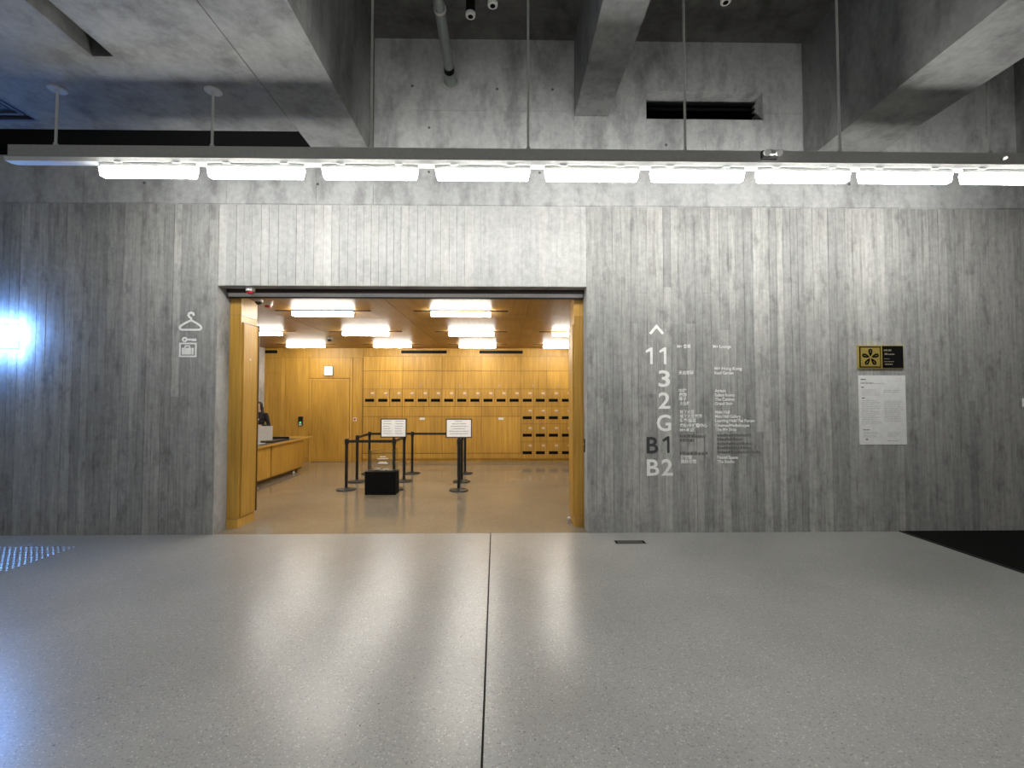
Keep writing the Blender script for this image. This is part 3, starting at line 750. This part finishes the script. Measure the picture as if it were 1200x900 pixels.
# donation box
db = thing('donation_box', (-2.195, 2.61, 0), 'clear acrylic collection box on a black plinth inside the queue', 'collection box')
bx0, bx1, by0, by1 = -2.47, -1.925, 2.34, 2.60
B('plinth', bx0, bx1, by0, by1, .0, .40, 'blackm', db); B('plinth_lid', bx0-.012, bx1+.012, by0-.012, by1+.012, .40, .412, 'black', db)
ac = MB(); ax0, ax1, ay0, ay1, az0, az1 = bx0+.055, bx1-.02, by0+.02, by1-.02, .412, .78
ac.box(ax0, ax1, ay0, ay0+.006, az0, az1).box(ax0, ax1, ay1-.006, ay1, az0, az1).box(ax0, ax0+.006, ay0+.006, ay1-.006, az0, az1).box(ax1-.006, ax1, ay0+.006, ay1-.006, az0, az1)
ac.build('acrylic_walls', 'acrylic', db)
B('acrylic_top', ax0, ax1, ay0, ay1, az1, az1+.006, 'acrylic', db)
pl = MB(); xm = (ax0+ax1)/2+.02
for z, ln in ((.66, .10), (.625, .19), (.565, .14), (.545, .18)): pl.box(xm-ln/2, xm+ln/2, ay0-.0015, ay0, z, z+.014)
tag(pl.build('printed_lines', 'vinyl', db), kind='stuff')
nb = MB()
for k in range(7):
    x_ = random.uniform(ax0+.04, ax1-.14); y_ = random.uniform(ay0+.02, ay1-.09); nb.box(x_, x_+.10, y_, y_+.06, az0+.001+k*.004, az0+.003+k*.004)
tag(nb.build('banknotes', 'paper', db), kind='stuff')

# ------------------------------------------------------------------ lettering on the wall
YW = -.0128
def vinyl_thing(name, loc, label, cat='wall sign'): return thing(name, loc, label, cat)
hg = vinyl_thing('hanger_pictogram', (-3.98, YW, 2.55), 'white coat hanger pictogram on the concrete left of the opening')
hx, hz = -3.975, 2.555
hb = MB(); r_ = .013
hook = [(hx+.038, hz+.195), (hx+.030, hz+.222), (hx+.004, hz+.233), (hx-.022, hz+.222), (hx-.030, hz+.197), (hx-.016, hz+.175), (hx+.002, hz+.162), (hx+.006, hz+.145), (hx+.005, hz+.128)]
def ribbon(mb, pts, hw, y0, y1, closed=False):
    P = [Vector((p[0], p[1])) for p in pts]; n = len(P); L_, R_ = [], []
    for i in range(n):
        a = P[(i-1) % n] if (closed or i > 0) else P[i]; b = P[(i+1) % n] if (closed or i < n-1) else P[i]
        d1 = (P[i]-a).normalized() if (P[i]-a).length > 1e-9 else (b-P[i]).normalized()
        d2 = (b-P[i]).normalized() if (b-P[i]).length > 1e-9 else d1
        t = (d1+d2).normalized(); nn = Vector((-t.y, t.x)); k = hw/max(.5, nn.dot(Vector((-d1.y, d1.x))))
        L_.append(P[i]+nn*k); R_.append(P[i]-nn*k)
    n0 = len(mb.v)
    for i in range(n):
        for q, y in ((L_[i], y0), (R_[i], y0), (R_[i], y1), (L_[i], y1)): mb.v.append((q.x, y, q.y))
    for i in range(n if closed else n-1):
        a = n0+4*i; b = n0+4*((i+1) % n)
        for j in range(4):
            k = (j+1) % 4; mb.f.append((a+j, b+j, b+k, a+k))
    if not closed:
        mb.f.append((n0, n0+1, n0+2, n0+3)); m = n0+4*(n-1); mb.f.append((m+3, m+2, m+1, m))
    return mb
ribbon(hb, hook, r_, YW-.002, YW+.004).build('hook', 'vinyl', hg)
tri = MB(); ribbon(tri, [(hx+.005, hz+.135), (hx+.075, hz+.098), (hx+.125, hz+.062), (hx+.135, hz+.040), (hx+.125, hz+.020), (hx+.105, hz+.014), (hx-.105, hz+.014), (hx-.125, hz+.020), (hx-.135, hz+.040), (hx-.125, hz+.062), (hx-.075, hz+.095)], r_, YW-.002, YW+.004, True).build('bar', 'vinyl', hg)
lk = vinyl_thing('locker_pictogram', (-4.0, YW, 2.23), 'white key and boxed suitcase pictogram below the coat hanger')
kx, kz = -4.045, 2.445
MB().ringY((kx, kz), .012, .034, YW-.002, YW+.004, 18).build('key_bow', 'vinyl', lk)
MB().box(kx+.028, kx+.145, YW-.002, YW+.004, kz-.012, kz+.012).box(kx+.09, kx+.145, YW-.002, YW+.004, kz-.020, kz-.012).build('key_shaft', 'vinyl', lk)
bxa, bxb, bza, bzb = -4.112, -3.893, 2.222, 2.405; w_ = .02
MB().box(bxa, bxb, YW-.002, YW+.004, bza, bza+w_).box(bxa, bxb, YW-.002, YW+.004, bzb-w_, bzb).box(bxa, bxa+w_, YW-.002, YW+.004, bza+w_, bzb-w_).box(bxb-w_, bxb, YW-.002, YW+.004, bza+w_, bzb-w_).build('square_frame', 'vinyl', lk)
MB().box(bxa+.035, bxb-.07, YW-.002, YW+.004, bza+.032, bzb-.065).box(bxb-.062, bxb-.036, YW-.002, YW+.004, bza+.032, bzb-.065).build('suitcase', 'vinyl', lk)
ribbon(MB(), [(-4.04, bzb-.065), (-4.035, bzb-.04), (-3.985, bzb-.04), (-3.98, bzb-.065)], .007, YW-.002, YW+.004).build('suitcase_handle', 'vinyl', lk)

dr_ = thing('floor_directory', (2.45, YW, .72), 'white vinyl floor directory numbers and lists on the concrete, right of the opening', 'wall sign')
ribbon(MB(), [(1.866, 2.530), (1.950, 2.628), (2.034, 2.530)], .017, YW-.002, YW+.004).build('up_arrow', 'vinyl', dr_)
CAP = .292
def digit_one(x, z, h, mt):                       # a 1 with a slanted flag
    MB().prismY([(x+.058, z), (x+.090, z), (x+.090, z+h), (x+.062, z+h), (x, z+h-.042), (x+.008, z+h-.070), (x+.058, z+h-.048)], YW-.002, YW+.004).build('floor_number', mt, dr_)
digit_one(1.806, 2.140, .215, 'vinyl'); digit_one(1.982, 2.140, .215, 'vinyl'); digit_one(2.012, 1.006, .212, 'vinyl_dark')
for body, x, z, wd, mt in (('3', 1.968, 1.855, .150, 'vinyl'), ('2', 1.966, 1.573, .150, 'vinyl'), ('G', 1.940, 1.288, .184, 'vinyl'), ('B', 1.808, 1.006, .150, 'vinyl_dark'), ('B', 1.808, .722, .158, 'vinyl'), ('2', 1.995, .722, .145, 'vinyl')):
    text('floor_number', body, x, z, CAP, YW, mt, dr_, width=wd, bold=.005)
LINES = [
 (2.213, 2.349, 'M+ 會員', .177, 'vinyl'), (2.677, 2.349, 'M+ Lounge', .233, 'vinyl'),
 (2.228, 2.010, '天台花園', .19, 'vinyl'), (2.692, 2.066, 'M+ Hong Kong', .355, 'vinyl'), (2.692, 2.010, 'Roof Garden', .245, 'vinyl'),
 (2.228, 1.780, '中庭', .10, 'vinyl'), (2.692, 1.780, 'Atrium', .143, 'vinyl'),
 (2.228, 1.726, '展廳', .10, 'vinyl'), (2.692, 1.726, 'Gallery Rooms', .255, 'vinyl'),
 (2.228, 1.671, '亭子', .10, 'vinyl'), (2.692, 1.671, 'The Cabinet', .255, 'vinyl'),
 (2.236, 1.616, '大台階', .135, 'vinyl'), (2.692, 1.616, 'Grand Stair', .232, 'vinyl'),
 (2.236, 1.507, '地下大堂', .187, 'vinyl'), (2.692, 1.507, 'Main Hall', .187, 'vinyl'),
 (2.236, 1.452, '地下大堂展廳', .286, 'vinyl'), (2.692, 1.452, 'Main Hall Gallery', .330, 'vinyl'),
 (2.236, 1.398, '學習/論壇', .208, 'vinyl'), (2.692, 1.398, 'Learning Hub/The Forum', .508, 'vinyl'),
 (2.236, 1.335, '戲院/多媒體中心', .352, 'vinyl'), (2.692, 1.338, 'Cinemas/Mediatheque', .440, 'vinyl'),
 (2.236, 1.280, 'M+本店', .186, 'vinyl'), (2.697, 1.285, 'The M+ Shop', .264, 'vinyl'),
 (2.243, .930, '潛空間', .142, 'vinyl'), (2.713, .930, 'Found Space', .264, 'vinyl'),
 (2.243, .876, '焦點空間', .197, 'vinyl'), (2.713, .876, 'The Studio', .22, 'vinyl')]
for x, z, body, wd, mt in LINES:
    text('list_line', body, x, z, .055, YW, mt, dr_, width=wd, bold=.0013)
# the dark lines for B1 are too faint to read: strips of print
def dim_line(x, z, wd, cell):
    mb = MB(); a = x
    while a < x+wd:
        b = min(x+wd, a+random.uniform(cell*.6, cell)); mb.box(a, b, YW-.001, YW+.004, z, z+random.choice((.028, .034, .038))); a = b+cell*.22
    mb.build('dim_list_line', 'vinyl_dim', dr_)
for x, z, wd in ((2.233, 1.203, .34), (2.233, 1.150, .185), (2.232, .985, .36)): dim_line(x, z, wd, .045)
for x, z, wd in ((2.716, 1.213, .44), (2.716, 1.160, .33), (2.716, 1.105, .45), (2.715, 1.052, .44), (2.715, .997, .55)): dim_line(x, z, wd, .03)

# plaque and notice sheet
pq = thing('venue_plaque', (4.846, -.02, 2.08), 'gold and black plaque with a five-petal flower, above the white sheet', 'plaque')
px0, px1, pz0, pz1 = 4.548, 5.144, 2.082, 2.385
MB().box(px0, px1, -.030, -.0125, pz0, pz1).build('back_plate', 'gold', pq)
g0, g1 = px0+.018, px0+.296
MB().box(g0, g1, -.034, -.030, pz0+.016, pz1-.016).build('black_border', 'blackm', pq)
MB().box(g0+.014, g1-.014, -.037, -.034, pz0+.030, pz1-.030).build('gold_panel', 'gold', pq)
MB().box(px0+.318, px1-.010, -.036, -.030, pz0+.012, pz1-.008).build('black_panel', 'blackm', pq)
fcx, fcz = (g0+g1)/2, (pz0+pz1)/2-.006
for k in range(5):
    a = math.pi/2 + k*2*math.pi/5; pts = []
    for u, w2 in ((.016, .004), (.045, .018), (.075, .027), (.098, .024), (.112, .010)): pts.append((u, w2))
    out = [(u, w2) for u, w2 in pts] + [(u, -w2) for u, w2 in reversed(pts)]
    q = [(fcx+u*math.cos(a)-v*math.sin(a), fcz+u*math.sin(a)+v*math.cos(a)) for u, v in out]
    MB().prismY(q[::-1], -.0395, -.037).build('petal', 'blackm', pq)
    ribbon(MB(), [(fcx+.06*math.cos(a), fcz+.06*math.sin(a)), (fcx+.095*math.cos(a), fcz+.095*math.sin(a))], .0022, -.0405, -.0395).build('petal_vein', 'gold', pq)
pt = MB()
for z, a, ln, h in ((.238, 0, .05, .022), (.238, .06, .035, .022), (.190, .008, .04, .022), (.190, .055, .085, .014), (.135, 0, .07, .008), (.098, 0, .13, .010), (.060, .01, .10, .016)):
    xa = px0+.335+a; c = xa
    while c < xa+ln: pt.box(c, min(c+.016, xa+ln), -.0368, -.036, pz0+z-.01, pz0+z-.01+h); c += .021
tag(pt.build('printed_lines', plain('dull_gold_print', (.30, .25, .16), .6), pq), kind='stuff')
ps = thing('notice_sheet', (4.86, -.014, 1.11), 'white printed notice sheet below the gold and black plaque', 'notice')
qx0, qx1, qz0, qz1 = 4.555, 5.170, 1.108, 1.998
B('sheet', qx0, qx1, -.0165, -.0128, qz0, qz1, 'paper', ps)
pr = MB(); dk_ = MB()
def pline(mb, x, z, ln, h=.006):
    c = x
    while c < x+ln: e = min(x+ln, c+random.uniform(.02, .06)); mb.box(c, e, -.0172, -.0165, z, z+h); c = e+.006
pline(dk_, qx0+.03, 1.940, .07, .012); pline(pr, qx0+.03, 1.918, .10); pline(dk_, qx0+.03, 1.893, .17, .009); pline(pr, qx0+.20, 1.890, .15)
pline(dk_, qx0+.035, 1.838, .035, .012)
for z in (1.808, 1.786, 1.764, 1.742): pline(pr, qx0+.035, z, random.uniform(.2, .25))
for z in (1.800, 1.778): pline(pr, qx0+.325, z, random.uniform(.2, .24))
pline(dk_, qx0+.04, 1.700, .04, .012)
z = 1.668
while z > 1.36: pline(pr, qx0+.04, z, random.uniform(.15, .26)); z -= .024
z = 1.664
while z > 1.40: pline(pr, qx0+.33, z, random.uniform(.2, .25)); z -= .0185
pline(dk_, qx0+.05, 1.292, .085, .009)
for z in (1.262, 1.245, 1.222, 1.205): pline(pr, qx0+.05, z, random.uniform(.15, .24))
for z in (1.258, 1.236, 1.214): pline(pr, qx0+.365, z, random.uniform(.12, .20))
pline(pr, qx0+.365, 1.150, .13, .01); dk_.ringY((qx0+.095, 1.175), .006, .014, -.0172, -.0165, 14)
tag(pr.build('printed_lines', 'print', ps), kind='stuff'); tag(dk_.build('printed_headings', 'print2', ps), kind='stuff')
sw = thing('wall_box', (6.74, -.014, 1.58), 'small white switch box on the wall at the right edge', 'switch')
MB().bbox(6.70, 6.80, -.05, -.0126, 1.595, 1.70, .008).build('body', 'white', sw); B('cover', 6.715, 6.785, -.054, -.05, 1.61, 1.685, 'white_metal', sw)

# glowing blue-white sign at the left edge
sg = thing('illuminated_sign', (-6.6, -.10, 2.25), 'glaring blue-white illuminated sign at the left edge of the wall', 'sign')
B('raceway', -7.45, -6.10, -.05, -.013, 2.33, 2.61, 'white_metal', sg)
x = -6.025
ns = 0
while x > -7.40:
    ch = MB()
    for zc, h in ((2.655, .022), (2.585, .022), (2.50, .022), (2.425, .022), (2.355, .022), (2.285, .022)):
        wv = .115 if ns % 2 == 0 or zc < 2.6 else .06
        ch.box(x-wv, x, -.14, -.10, zc-h/2, zc+h/2)
    ch.box(x-.07, x-.045, -.139, -.101, 2.596, 2.644).box(x-.02, x, -.139, -.101, 2.511, 2.574).box(x-.115, x-.095, -.139, -.101, 2.366, 2.414).box(x-.07, x-.045, -.139, -.101, 2.436, 2.489)
    ch.build('lit_strokes', 'neon', sg)
    B('standoff', x-.066, x-.05, -.101, -.05, 2.36, 2.375, 'white_metal', sg)
    x -= .145; ns += 1

# ------------------------------------------------------------------ floor fittings
mat = thing('entrance_mat', (7.0, -2, 0), 'black floor mat along the foot of the wall at the right', 'mat')
MB().box(5.06, 9.0, -4.0, -.015, 0.0, .010).build('pile', 'blackm', mat); MB().box(5.04, 5.06, -4.0, -.015, 0.0, .012).build('edge', 'black', mat)
fb = thing('floor_box', (1.48, -.40, 0), 'small dark floor outlet lid close to the wall', 'floor box')
MB().box(1.29, 1.67, -.465, -.335, 0, .004).build('frame', 'grey_metal', fb)
MB().box(1.305, 1.655, -.455, -.345, .004, .006).build('lid', 'void', fb)
for k in range(3): slab('groove', 1.33, 1.63, -.435+k*.03, -.428+k*.03, .006, .0065, 'grey_metal', fb)
tp = thing('tactile_studs', (-5.6, -.9, 0), 'patch of pale tactile studs on the floor at the left edge', 'tactile paving', None)
stud0 = None; n = 0
for j in range(0, 24):
    yv = -.46-.06*j
    for i in range(0, 26):
        xv = -4.93-.06*i
        d = yv+5.88
        pxl = 591.5+540*xv/d
        if pxl < -90 or n >= 300: continue
        if stud0 is None:
            stud0 = MB().lathe([(.0185, 0), (.0185, .001), (.012, .005)], (xv, yv, 0), 8).build('stud', 'steel', tp, True); s0 = (xv, yv)
        else: copy_part(stud0, tp, xv-s0[0], yv-s0[1], 0)
        n += 1
